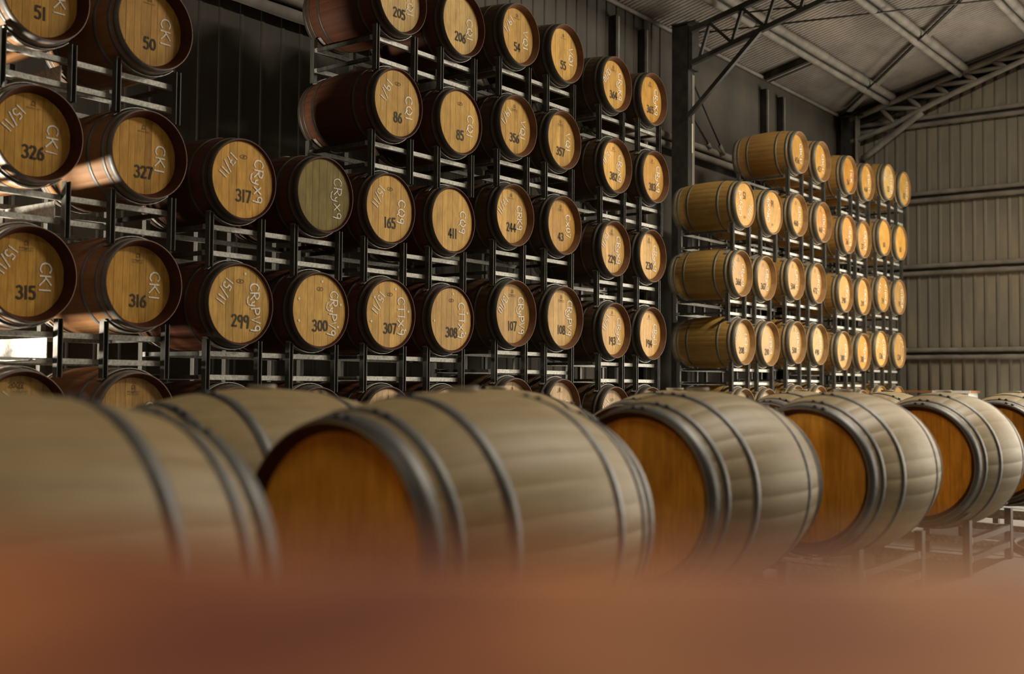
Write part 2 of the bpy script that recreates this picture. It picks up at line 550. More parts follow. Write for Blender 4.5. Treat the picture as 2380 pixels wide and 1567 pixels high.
# purlins: two foam rolls joined by a web
for i, (py, lab) in enumerate(((7.27, 'roof purlin of two foam-coated rolls, lowest on the slope, near the left wall'), (5.95, 'roof purlin of two foam-coated rolls, second up the slope'),
                               (4.60, 'roof purlin of two foam-coated rolls, third up the slope, at the top right'), (3.25, 'roof purlin of two foam-coated rolls, fourth up the slope'))):
    pu = thing('roof_purlin', lab, 'purlin', (4.0, py, roof_z(py)), 0, 'roof purlins')
    L_ = X_END - 4.0 - 0.35
    pipe('upper_flange', pu, (0, 0, -0.115), (L_, 0, -0.115), 0.07, 'pipe', 40, 0.10)
    pipe('lower_flange', pu, (0, 0.10, -0.215), (L_, 0.10, -0.215), 0.058, 'pipe', 40, 0.10)
    bar('web', pu, (0, 0.05, -0.16), (L_, 0.05, -0.16), 0.02, 0.09, 'dark_steel')


def on_roof(x, y, off):
    return Vector((x, y, roof_z(y, off)))


# roof bracing
br = thing('roof_brace', 'wide diagonal strap brace crossing the roof near the far end', 'brace', on_roof(21.0, 8.05, 0.1))
o0 = Vector(br.location)
bar('strap', br, on_roof(21.0, 8.05, 0.10) - o0, on_roof(17.2, 4.2, 0.10) - o0, 0.10, 0.05, 'pipe')
pipe('tie_rod', br, on_roof(20.75, 8.1, 0.20) - o0, on_roof(17.2, 4.5, 0.20) - o0, 0.016, 'dark_steel', 1, 0, 8)
rd = thing('tie_rod', 'thin dark rod crossing the roof from the column towards the top right', 'rod', on_roof(14.7, 8.0, 0.24))
o0 = Vector(rd.location)
pipe('rod_shaft', rd, (0, 0, 0), on_roof(18.6, 4.3, 0.24) - o0, 0.014, 'dark_steel', 1, 0, 8)
pipe('rod_end', rd, (0, 0, 0), (on_roof(18.6, 4.3, 0.24) - o0) * 0.04, 0.024, 'dark_steel', 1, 0, 8)
rd = thing('tie_rod', 'second thin dark rod crossing the roof just above the first', 'rod', on_roof(14.7, 7.45, 0.2))
o0 = Vector(rd.location)
pipe('rod_shaft', rd, (0, 0, 0), on_roof(18.0, 4.2, 0.2) - o0, 0.012, 'dark_steel', 1, 0, 8)
pipe('rod_end', rd, (0, 0, 0), (on_roof(18.0, 4.2, 0.2) - o0) * 0.04, 0.02, 'dark_steel', 1, 0, 8)
st = thing('roof_strut', 'short dark double strut from the left wall up to the lowest purlin', 'strut', on_roof(17.88, 8.3, 0.07))
o0 = Vector(st.location)
for q in (-0.06, 0.1):
    bar('strut_bar', st, on_roof(17.88 + q, 8.3, 0.07) - o0, on_roof(17.88 + q, 7.4, 0.07) - o0, 0.05, 0.1, 'dark_steel')
bar('strut_roll', st, on_roof(17.90, 8.3, 0.09) - o0, on_roof(17.90, 7.4, 0.09) - o0, 0.05, 0.06, 'pipe')
for i, (a, bq, lab) in enumerate((((15.05, 8.2, 5.66), (16.1, 8.2, 4.70), 'thin diagonal rod on the left wall beside the column'), ((15.1, 8.22, 5.12), (15.7, 8.22, 4.72), 'short thin diagonal rod on the left wall under the longer one'))):
    w_ = thing('wall_rod', lab, 'rod', a)
    d_ = Vector(bq) - Vector(a)
    pipe('rod_shaft', w_, (0, 0, 0), d_, 0.014, 'dark_steel', 1, 0, 8)
    pipe('turnbuckle', w_, d_ * 0.9, d_ * 1.03, 0.03, 'pipe', 1, 0, 8)


# ------------------------------------------------------------------ chalk and stencil glyphs
def arc(cx, cy, rx, ry, a0, a1, n=14):
    return [(cx + rx * math.cos(R(a0 + (a1 - a0) * i / n)), cy + ry * math.sin(R(a0 + (a1 - a0) * i / n))) for i in range(n + 1)]


G = {
    'C': (0.75, [arc(0.42, 0.5, 0.40, 0.5, 50, 315)]),
    'K': (0.75, [[(0.05, 1), (0.05, 0)], [(0.65, 1), (0.07, 0.45)], [(0.2, 0.56), (0.72, 0)]]),
    'I': (0.35, [[(0.15, 1), (0.15, 0)]]),
    '1': (0.35, [[(0.15, 1), (0.15, 0)]]),
    'R': (0.75, [[(0.05, 0), (0.05, 1)], [(0.0, 0.98)] + arc(0.3, 0.74, 0.35, 0.25, 90, -90) + [(0.08, 0.48)], [(0.25, 0.48), (0.7, 0)]]),
    'P': (0.7, [[(0.05, 0), (0.05, 1)], [(0.0, 0.98)] + arc(0.3, 0.74, 0.35, 0.25, 90, -90) + [(0.08, 0.48)]]),
    'B': (0.7, [[(0.05, 0), (0.05, 1)], [(0.0, 0.98)] + arc(0.28, 0.76, 0.3, 0.23, 90, -90) + arc(0.3, 0.26, 0.36, 0.26, 90, -90) + [(0.03, 0.0)]]),
    'y': (0.5, [[(0.02, 0.42), (0.1, 0.16), (0.25, 0.1), (0.38, 0.2)], [(0.42, 0.45), (0.38, 0.0), (0.3, -0.3), (0.1, -0.4), (-0.3, -0.4), (-0.5, -0.25)]]),
    'X': (0.72, [[(0.03, 0.75), (0.65, 0.02)], [(0.62, 0.78), (0.05, 0.0)]]),
    '9': (0.62, [arc(0.3, 0.68, 0.24, 0.26, 20, 380), [(0.54, 0.75), (0.52, 0.3), (0.46, -0.12)]]),
    'Q': (0.85, [arc(0.42, 0.52, 0.38, 0.46, 100, 460, 18), [(0.4, 0.25), (0.62, 0.0), (0.78, -0.12)]]),
    'V': (0.72, [[(0.02, 1), (0.32, 0.02), (0.68, 1)]]),
    'T': (0.7, [[(-0.05, 0.98), (1.15, 1.02)], [(0.3, 0.98), (0.3, 0)]]),
    'M': (0.9, [[(0.03, 0), (0.08, 1), (0.42, 0.3), (0.75, 1), (0.82, 0)]]),
    '0': (0.62, [arc(0.3, 0.5, 0.26, 0.46, 90, 450, 18)]),
    '2': (0.6, [arc(0.28, 0.74, 0.25, 0.25, 160, -20, 8) + [(0.05, 0.02), (0.56, 0.02)]]),
    '3': (0.6, [arc(0.25, 0.75, 0.26, 0.23, 140, -80, 9), arc(0.25, 0.27, 0.3, 0.27, 80, -145, 9)]),
    '4': (0.62, [[(0.4, 0), (0.4, 0.98), (0.02, 0.3), (0.56, 0.3)]]),
    '5': (0.6, [[(0.52, 0.98), (0.1, 0.98), (0.07, 0.58)] + arc(0.26, 0.3, 0.27, 0.31, 110, -140, 10)]),
    '6': (0.6, [[(0.46, 0.96), (0.2, 0.75), (0.06, 0.4)], arc(0.3, 0.28, 0.25, 0.28, 0, 360, 16)]),
    '7': (0.6, [[(0.02, 0.97), (0.54, 0.97), (0.2, 0.0)]]),
    '8': (0.6, [arc(0.3, 0.75, 0.22, 0.23, 0, 360, 14), arc(0.3, 0.26, 0.26, 0.27, 0, 360, 14)]),
    '/': (0.55, [[(0.5, 1.1), (0.02, -0.15)]]),
    'd': (0.6, [arc(0.25, 0.25, 0.2, 0.25, 0, 360, 12), [(0.47, 0.0), (0.47, 1.0)]]),
    ' ': (0.4, []),
}
G['Z'] = (0.6, [[(0.02, 0.97), (0.54, 0.97), (0.2, 0.0)], [(0.12, 0.5), (0.5, 0.5)]])


def layout(text, jitter=0.0, rng=None, gap=0.16):
    """polylines of a word along +x, height 1"""
    x, out = 0.0, []
    for ch in text:
        w, pl = G[ch]
        sl = (rng.uniform(-1, 1) * jitter if rng else 0)
        for line in pl:
            out.append([(x + px + sl * 0.3 * py, py + (rng.uniform(-1, 1) * jitter * 0.25 if rng else 0)) for px, py in line])
        x += w + gap
    return out, max(x - gap, 0.05)


def ribbon(lines, width, y0, mat, name, rng=None):
    v, f = [], []
    for li, ln in enumerate(lines):
        y = y0 - 0.00022 * li
        pts = [Vector((p[0], p[1])) for p in ln]
        n = len(pts)
        if n < 2:
            continue
        base = len(v)
        for i, p in enumerate(pts):
            t = (pts[min(i + 1, n - 1)] - pts[max(i - 1, 0)])
            if t.length < 1e-9:
                t = Vector((1, 0))
            t.normalize()
            q = p.copy()
            if i == 0:
                q = p - t * width * 0.35
            if i == n - 1:
                q = p + t * width * 0.35
            nn = Vector((-t.y, t.x)) * width * 0.5 * (rng.uniform(0.75, 1.15) if rng else 1)
            v += [(q.x + nn.x, y, q.y + nn.y), (q.x - nn.x, y, q.y - nn.y)]
        for i in range(n - 1):
            a = base + 2 * i
            f.append((a, a + 1, a + 3, a + 2))
    return mesh_from(name, v, f, [M[mat]])


def place(lines, s, ang, cx, cy, w, sx=1.0):
    """scale, centre, rotate and move polylines in the head plane"""
    ca, sa = math.cos(R(ang)), math.sin(R(ang))
    out = []
    for ln in lines:
        o = []
        for px, py in ln:
            a, bq = (px - w / 2) * s * sx, (py - 0.5) * s
            o.append((cx + a * ca - bq * sa, cy + a * sa + bq * ca))
        out.append(o)
    return out


def chop(lines, step):
    out = []
    for ln in lines:
        o = [ln[0]]
        for p, q in zip(ln, ln[1:]):
            d = math.hypot(q[0] - p[0], q[1] - p[1])
            k = max(1, int(d / step))
            o += [(p[0] + (q[0] - p[0]) * i / k, p[1] + (q[1] - p[1]) * i / k) for i in range(1, k + 1)]
        out.append(o)
    return out


def stencil_lines(num):
    """digits with stencil bridges"""
    x, out = 0.0, []
    for ch in num:
        w, pl = G[ch]
        w = {'1': 0.28}.get(ch, 0.56)
        for ln in chop(pl, 0.05):
            cur = []
            for px, py in ln:
                if ch in '0235689' and abs(px - 0.29) < 0.045 and (py < 0.12 or py > 0.88):
                    if len(cur) > 1:
                        out.append(cur)
                    cur = []
                else:
                    cur.append((x + px, py))
            if len(cur) > 1:
                out.append(cur)
        x += w + 0.2
    return out, x - 0.2


# ------------------------------------------------------------------ barrels
NST = 30


def profile(L, r_end, r_mid):
    """outer (y, r) from front rim to back rim"""
    n = 14
    return [(L * i / n, r_end + (r_mid - r_end) * (1 - abs(2 * i / n - 1) ** 2.1)) for i in range(n + 1)]


def rad_at(L, r_end, r_mid, y):
    return r_end + (r_mid - r_end) * (1 - abs(2 * y / L - 1) ** 2.1)


def body_mesh(L, r_end, r_mid, rec=0.034, inset=0.026, chime='chime_red'):
    key = ('body', L, r_end, r_mid, rec, chime)
    if key in MESH:
        return MESH[key]
    th = 0.009
    rings = [(rec + 0.004, r_end - inset - 0.002, 1), (0.006, r_end - th, 1), (0.0, r_end - th + 0.003, 1), (0.0, r_end - 0.002, 0)]
    rings += [(y, r, 0) for y, r in profile(L, r_end, r_mid)]
    rings += [(L, r_end - 0.002, 0), (L, r_end - th + 0.003, 1), (L - 0.006, r_end - th, 1), (L - rec - 0.004, r_end - inset - 0.002, 1)]
    sub = [(-0.5, 0.0), (-0.46, 1.0), (0.0, 1.0), (0.46, 1.0)]
    cols = []
    for s in range(NST):
        for t, g in sub:
            cols.append(((s + t) * 2 * math.pi / NST, g))
    v, f, fm = [], [], []
    nc = len(cols)
    for y, r, kind in rings:
        for an, g in cols:
            q = r - (0.0009 * (1 - g) if kind == 0 else 0)
            v.append((q * math.sin(an), y, q * math.cos(an)))
    for i in range(len(rings) - 1):
        for k in range(nc):
            k2 = (k + 1) % nc
            f.append((i * nc + k, i * nc + k2, (i + 1) * nc + k2, (i + 1) * nc + k))
            fm.append(1 if (i < 3 or i >= len(rings) - 4) else 0)
    me = mesh_from('barrel_body', v, f, [M['body'], M[chime]], face_mats=fm, smooth_faces=[q == 0 for q in fm])
    MESH[key] = me
    return me


def hoop_mesh(L, r_end, r_mid, y0, y1):
    key = ('hoop', L, r_end, r_mid, y0, y1)
    if key in MESH:
        return MESH[key]
    seg, t = 56, 0.0026
    ra, rb = rad_at(L, r_end, r_mid, y0) - 0.0005, rad_at(L, r_end, r_mid, y1) - 0.0005
    rm_ = rad_at(L, r_end, r_mid, (y0 + y1) / 2)
    ring = [(y0, ra), (y0, ra + t), ((y0 + y1) / 2, rm_ + t + 0.0008), (y1, rb + t), (y1, rb)]
    v, f, sm = [], [], []
    for k in range(seg):
        an = 2 * math.pi * k / seg
        for y, r in ring:
            v.append((r * math.sin(an), y, r * math.cos(an)))
    n = len(ring)
    for k in range(seg):
        k2 = (k + 1) % seg
        for i in range(n - 1):
            f.append((k * n + i, k2 * n + i, k2 * n + i + 1, k * n + i + 1))
            sm.append(i in (1, 2))
    me = mesh_from('hoop', v, f, [M['hoop']], smooth_faces=sm)
    MESH[key] = me
    return me


def board_meshes(r, nb, y, t=0.018):
    """the planks of a round head, cut by the circle, each with a small chamfer; front at y"""
    key = ('boards', r, nb, y)
    if key in MESH:
        return MESH[key]
    rng = random.Random(nb * 13 + int(r * 1000))
    ws = [rng.uniform(0.75, 1.25) for _ in range(nb)]
    tot = sum(ws)
    xs = [-r]
    for w in ws:
        xs.append(xs[-1] + w / tot * 2 * r)
    out = []
    g = 0.0004
    for i in range(nb):
        a, bq = xs[i] + g, xs[i + 1] - g
        a, bq = max(a, -r + 0.004), min(bq, r - 0.004)
        ns = 5
        up = [(a + (bq - a) * k / ns, math.sqrt(max(r * r - (a + (bq - a) * k / ns) ** 2, 1e-6))) for k in range(ns + 1)]
        loop = [(x_, z_) for x_, z_ in up] + [(x_, -z_) for x_, z_ in reversed(up)]
        cx = (a + bq) / 2
        n = len(loop)
        dy = rng.uniform(0, 0.0012)
        ch = 0.0009
        v = [(cx + (x_ - cx) * (1 - 2 * ch / max(bq - a, 0.01)), y + dy, z_ * 0.996) for x_, z_ in loop]
        v += [(x_, y + dy + ch, z_) for x_, z_ in loop]
        v += [(x_, y + t, z_) for x_, z_ in loop]
        f = [tuple(range(n))]
        for s in (0, n):
            f += [(s + k, s + n + k, s + n + (k + 1) % n, s + (k + 1) % n) for k in range(n)]
        f.append(tuple(2 * n + k for k in range(n - 1, -1, -1)))
        f = [tuple(reversed(q)) for q in f]
        out.append(mesh_from('head_board', v, f, [M['head']]))
    MESH[key] = out
    return out


def disc_mesh(r, y, t=0.018, seg=40, back=False):
    key = ('disc', r, y, back)
    if key in MESH:
        return MESH[key]
    v, f = [], []
    for yy, rr in ((y, r - 0.002), (y + t, r - 0.002)):
        v += [(rr * math.sin(2 * math.pi * k / seg), yy, rr * math.cos(2 * math.pi * k / seg)) for k in range(seg)]
    f = [tuple(range(seg)), tuple(range(2 * seg - 1, seg - 1, -1))]
    f += [(k, seg + k, seg + (k + 1) % seg, (k + 1) % seg) for k in range(seg)]
    me = mesh_from('head', v, f, [M['head']])
    MESH[key] = me
    return me


def bung_mesh():
    if 'bung' not in MESH:
        v, f = [], []
        seg = 20
        prof_ = [(0.03, -0.01), (0.044, 0.006), (0.047, 0.010), (0.044, 0.015)]
        for r, z in prof_:
            v += [(r * math.cos(2 * math.pi * k / seg), r * math.sin(2 * math.pi * k / seg), z) for k in range(seg)]
        for i in range(3):
            f += [(i * seg + k, i * seg + (k + 1) % seg, (i + 1) * seg + (k + 1) % seg, (i + 1) * seg + k) for k in range(seg)]
        f += [tuple(range(seg - 1, -1, -1)), tuple(3 * seg + k for k in range(seg))]
        MESH['bung'] = mesh_from('bung', v, f, [M['bung']])
    return MESH['bung']


def rivet_mesh():
    if 'rivet' not in MESH:
        v, f = [], []
        seg = 8
        for r, z in ((0.011, 0), (0.010, 0.004), (0.005, 0.007)):
            v += [(r * math.cos(2 * math.pi * k / seg), r * math.sin(2 * math.pi * k / seg), z) for k in range(seg)]
        for i in range(2):
            f += [(i * seg + k, i * seg + (k + 1) % seg, (i + 1) * seg + (k + 1) % seg, (i + 1) * seg + k) for k in range(seg)]
        f.append(tuple(2 * seg + k for k in range(seg)))
        MESH['rivet'] = mesh_from('rivet', v, f, [M['rivet']], smooth=True)
    return MESH['rivet']


HOOPS = [(0.003, 0.05), (0.072, 0.104), (0.215, 0.25)]
HOOPS_WIDE = [(0.003, 0.066), (0.082, 0.118), (0.235, 0.268)]


def barrel(label, x, y, zc, rz, L, r_end, r_mid, head_col, body_col, chime_col, hoop_col=(1, 1, 1), boards=8, roll=0.0, rivets=False, bung=False, group=None, hoops=HOOPS, rec=0.034, inset=0.026):
    """barrel with its head at (x, y), axis running along local +y; zc = height of the axis"""
    t = thing('wine_barrel', label, 'barrel', (x, y, zc - r_mid), rz, group)
    ax = (0, 0, r_mid)
    rot = (0, roll, 0)
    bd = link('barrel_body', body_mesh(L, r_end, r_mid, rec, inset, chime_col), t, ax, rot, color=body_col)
    rh = r_end - inset
    if boards:
        for me in board_meshes(round(rh, 4), boards, round(rec, 4)):
            link('head_board', me, t, ax, rot, color=head_col)
    else:
        link('head', disc_mesh(round(rh, 4), round(rec, 4)), t, ax, rot, color=head_col)
    link('rear_head', disc_mesh(round(rh, 4), round(L - rec - 0.018, 4), back=True), t, ax, rot, color=head_col)
    for y0, y1 in hoops:
        for a, bq in ((y0, y1), (L - y1, L - y0)):
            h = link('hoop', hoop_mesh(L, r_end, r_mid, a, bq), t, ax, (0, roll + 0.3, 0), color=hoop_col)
            if rivets:
                ym = (a + bq) / 2
                rr = rad_at(L, r_end, r_mid, ym) + 0.003
                a0 = random.uniform(-0.1, 0.35)
                for da in (0, 0.12):
                    an = a0 + da - 0.3
                    link('rivet', rivet_mesh(), h, (rr * math.sin(an), ym, rr * math.cos(an)), (0, an, 0))
    if bung:
        link('bung', bung_mesh(), t, (0, L / 2, 2 * r_mid - 0.004))
    return t, rh, rec


def mark(t, r_mid, rh, rec, chalk=None, date=None, num=None, eye=False, stamp=0, tags=0, flip=False, rng=None, cs=0.078, c_at=(0.138, -0.008), n_at=(0.005, -0.115), ns=0.082, dark=None, faint=False):
    yb = rec - 0.0015
    ax = (0, 0, r_mid)
    rot = (0, math.pi if flip else 0, 0)
    k = rh / 0.274

    def put(name, lines, w, mat, off=0.0, rr=rng):
        lines = [[(a * k, c_ * k) for a, c_ in ln] for ln in lines]
        link(name, ribbon(lines, w * k, yb - off, mat, name, rr), t, ax, rot)
    if num:
        ln, w = stencil_lines(num)
        put('stencil_number', place(ln, ns, rng.uniform(-2, 2), n_at[0], n_at[1], w, 0.86), 0.0148, 'stencil', 0.0, None)
    if chalk:
        ln, w = layout(chalk, 0.10, rng)
        length = {3: 0.20, 4: 0.245, 5: 0.315}.get(len(chalk), 0.345)
        put('chalk_code', place(ln, cs, -90 + rng.uniform(-4, 4), c_at[0], c_at[1] + rng.uniform(-0.01, 0.015), w, length / (w * cs)), 0.007 if faint else 0.0108, 'chalk', 0.0008)
    if date:
        ln, w = layout(date.replace('7', 'Z'), 0.10, rng)
        put('chalk_date', place(ln, 0.07, -122 + rng.uniform(-6, 6), -0.135, 0.085, w, 0.19 / (w * 0.07)), 0.0098, 'chalk', 0.0008)
    if eye:
        ring = [arc(0, 0.165, 0.031, 0.0135, 0, 360, 20), arc(0, 0.165, 0.006, 0.006, 0, 360, 10)]
        put('eye_emblem', ring, 0.0038, 'stamp', 0.0004, None)
    if stamp:
        ln = []
        cx, cy = 0.0, 0.195
        ln.append(arc(cx, cy + 0.012, 0.014, 0.014, 200, 520, 12))
        ln.append([(cx - 0.016, cy - 0.006), (cx - 0.008, cy + 0.02), (cx, cy), (cx + 0.008, cy + 0.02), (cx + 0.016, cy - 0.006)])
        if stamp == 2:
            ln.append(arc(cx, cy - 0.012, 0.012, 0.016, 180, 360, 8))
        put('maker_stamp', ln, 0.0035, 'stamp', 0.0004, None)
        wd = []
        for row in range(1 if stamp == 1 else 2):
            for q in range(9):
                xx = cx - 0.045 + q * 0.011
                zz = cy - 0.024 - row * 0.016
                wd.append([(xx, zz), (xx + rng.uniform(-0.002, 0.002), zz + rng.uniform(0.006, 0.010))])
        put('maker_lettering', wd, 0.0035, 'stamp', 0.0004, None)
    if dark:
        txt, s, px, pz = dark
        ln, w = layout(txt, 0.05, rng)
        put('ink_lettering', place(ln, s, 0, px, pz, w), 0.005, 'stamp', 0.0006)
    for q in range(tags):
        a = [1.45, 0.25, 3.4, -0.75, 2.6, -1.6][q] + rng.uniform(-0.25, 0.25)
        rr_ = 0.225
        cx, cy = rr_ * math.cos(a), rr_ * math.sin(a)
        s = 0.0135
        ang = rng.choice([0, 0.78, 0.3])
        pts = [(cx + s * math.cos(ang + i * math.pi / 2 + 0.785), cy + s * math.sin(ang + i * math.pi / 2 + 0.785)) for i in range(4)]
        v = [(p[0] * k, yb - 0.001, p[1] * k) for p in pts]
        link('paper_tag', mesh_from('paper_tag', v, [(0, 1, 2, 3)], [M['tag']]), t, ax, rot)


# ------------------------------------------------------------------ racks
def channel_mesh(h):
    key = ('channel', round(h, 3))
    if key in MESH:
        return MESH[key]
    w, d, t = 0.038, 0.05, 0.005
    poly = [(-w / 2, 0), (-w / 2 + t, 0), (-w / 2 + t, d - t), (w / 2 - t, d - t), (w / 2 - t, 0), (w / 2, 0), (w / 2, d), (-w / 2, d)]
    n = len(poly)
    v = [(x_, y_, 0) for x_, y_ in poly] + [(x_, y_, h) for x_, y_ in poly]
    f = [(k, (k + 1) % n, n + (k + 1) % n, n + k) for k in range(n)]
    for s, rev in ((0, True), (n, False)):
        for q in ((0, 1, 2, 7), (2, 3, 6, 7), (3, 4, 5, 6)):
            q = tuple(s + i for i in q)
            f.append(tuple(reversed(q)) if rev else q)
    MESH[key] = mesh_from('post', v, f, [M['post']])
    return MESH[key]


def cradle_mesh(r, up):
    key = ('cradle', round(r, 3), up)
    if key in MESH:
        return MESH[key]
    v, f = [], []
    n, t, w = 12, 0.006, 0.05
    for i in range(n + 1):
        a = R(-42 + 84 * i / n)
        for rr in (r + 0.001, r + t):
            for yy in (-w / 2, w / 2):
                v.append((rr * math.sin(a), yy, (1 if up else -1) * rr * math.cos(a)))
    for i in range(n):
        a = 4 * i
        for p, q in ((0, 1), (1, 3), (3, 2), (2, 0)):
            f.append((a + p, a + q, a + 4 + q, a + 4 + p))
    f += [(0, 1, 3, 2), (4 * n + 2, 4 * n + 3, 4 * n + 1, 4 * n)]
    MESH[key] = mesh_from('cradle', v, f, [M['rack']])
    return MESH[key]


def rack(label, x1, x2, y, z_up, L, r_end, r_mid, z_low=None, low_x=None, rz=0, group=None, plates=False, half=0.24, rm_low=None):
    """steel two-barrel rack under barrels at local x1, x2 (axis height z_up), standing on the barrels at z_low or on the floor"""
    xm = (x1 + x2) / 2
    up_rail = z_up - r_mid - 0.022
    if z_low is None:
        z_bot = 0.0
        low_rail = min(0.11, up_rail - 0.1)
    else:
        low_rail = z_low + (rm_low or r_mid) + 0.024
        z_bot = z_low + 0.262
    z_top = z_up - (0.262 if r_mid < 0.37 else 0.30)
    if rz == 0:
        t = thing('barrel_rack', label, 'rack', (xm, y, z_bot), rz, group)
    else:
        t = thing('barrel_rack', label, 'rack', (y, xm, z_bot), rz, group)
    sgn = 1 if rz == 0 else -1
    cs = [sgn * (x1 - xm), sgn * (x2 - xm)]
    cs.sort()
    posts = [c_ + s for c_ in cs for s in (-half, half)]
    yf = (0.065, L - 0.065)
    for j, yy in enumerate(yf):
        for p in posts:
            link('post', channel_mesh(z_top - z_bot), t, (p, yy, 0), (0, 0, 0 if j == 0 else math.pi))
        yr = yy + (0.068 if j == 0 else -0.068)
        span = posts[3] - posts[0] + 0.03
        cx = (posts[0] + posts[3]) / 2
        box('rail', t, (cx, yr, up_rail - z_bot), (span, 0.036, 0.036), 'rack')
        box('rail', t, (cx, yr, low_rail - z_bot), (span, 0.036, 0.036), 'rack')
        rr = rad_at(L, r_end, r_mid, yr) + 0.006
        for c_ in cs:
            link('cradle', cradle_mesh(rr, False), t, (c_, yr, z_up - z_bot))
        if z_low is not None:
            for c_ in (low_x or cs):
                link('cradle', cradle_mesh(rr + ((rm_low or r_mid) - r_mid) * 1.5, True), t, (c_, yr, z_low - z_bot))
    for p in (posts[0], posts[3]):
        for zz in (up_rail, low_rail):
            box('side_bar', t, (p, L / 2, zz - z_bot), (0.03, L - 0.32, 0.03), 'post')
    if plates:
        zz = (up_rail + low_rail) / 2
        box('side_plate', t, (posts[1] - 0.03, L / 2, zz - z_bot), (0.006, L - 0.34, up_rail - low_rail - 0.04), 'rack')
    return t


RL, RE, RM = 0.95, 0.30, 0.345
YF = 6.694
GOLD, TAN, PALE, PINK = (0.62, 0.335, 0.068), (0.64, 0.38, 0.10), (0.70, 0.46, 0.155), (0.68, 0.47, 0.26)
GREEN, ORNG, BRN = (0.25, 0.185, 0.052), (0.68, 0.31, 0.04), (0.46, 0.27, 0.09)
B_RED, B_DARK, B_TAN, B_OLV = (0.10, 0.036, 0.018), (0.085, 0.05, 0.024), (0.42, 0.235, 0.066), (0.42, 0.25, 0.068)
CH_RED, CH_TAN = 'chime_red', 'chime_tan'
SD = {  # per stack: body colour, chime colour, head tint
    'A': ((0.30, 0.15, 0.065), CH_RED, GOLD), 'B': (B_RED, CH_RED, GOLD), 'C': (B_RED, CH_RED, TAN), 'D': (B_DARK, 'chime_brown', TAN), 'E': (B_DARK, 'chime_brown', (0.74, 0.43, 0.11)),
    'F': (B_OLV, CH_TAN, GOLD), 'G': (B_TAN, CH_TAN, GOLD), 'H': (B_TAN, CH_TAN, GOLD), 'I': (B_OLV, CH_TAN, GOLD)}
REC = {'A': (0.085, 0.036), 'B': (0.02, 0.016), 'C': (0.02, 0.018), 'Cr1': (0.055, 0.03), 'D': (0.06, 0.034), 'E': (0.06, 0.036), 'F': (0.065, 0.04), 'Fr2': (0.018, 0.018), 'G': (0.062, 0.04), 'H': (0.045, 0.03), 'I': (0.025, 0.02), 'Ar5': (0.06, 0.03)}
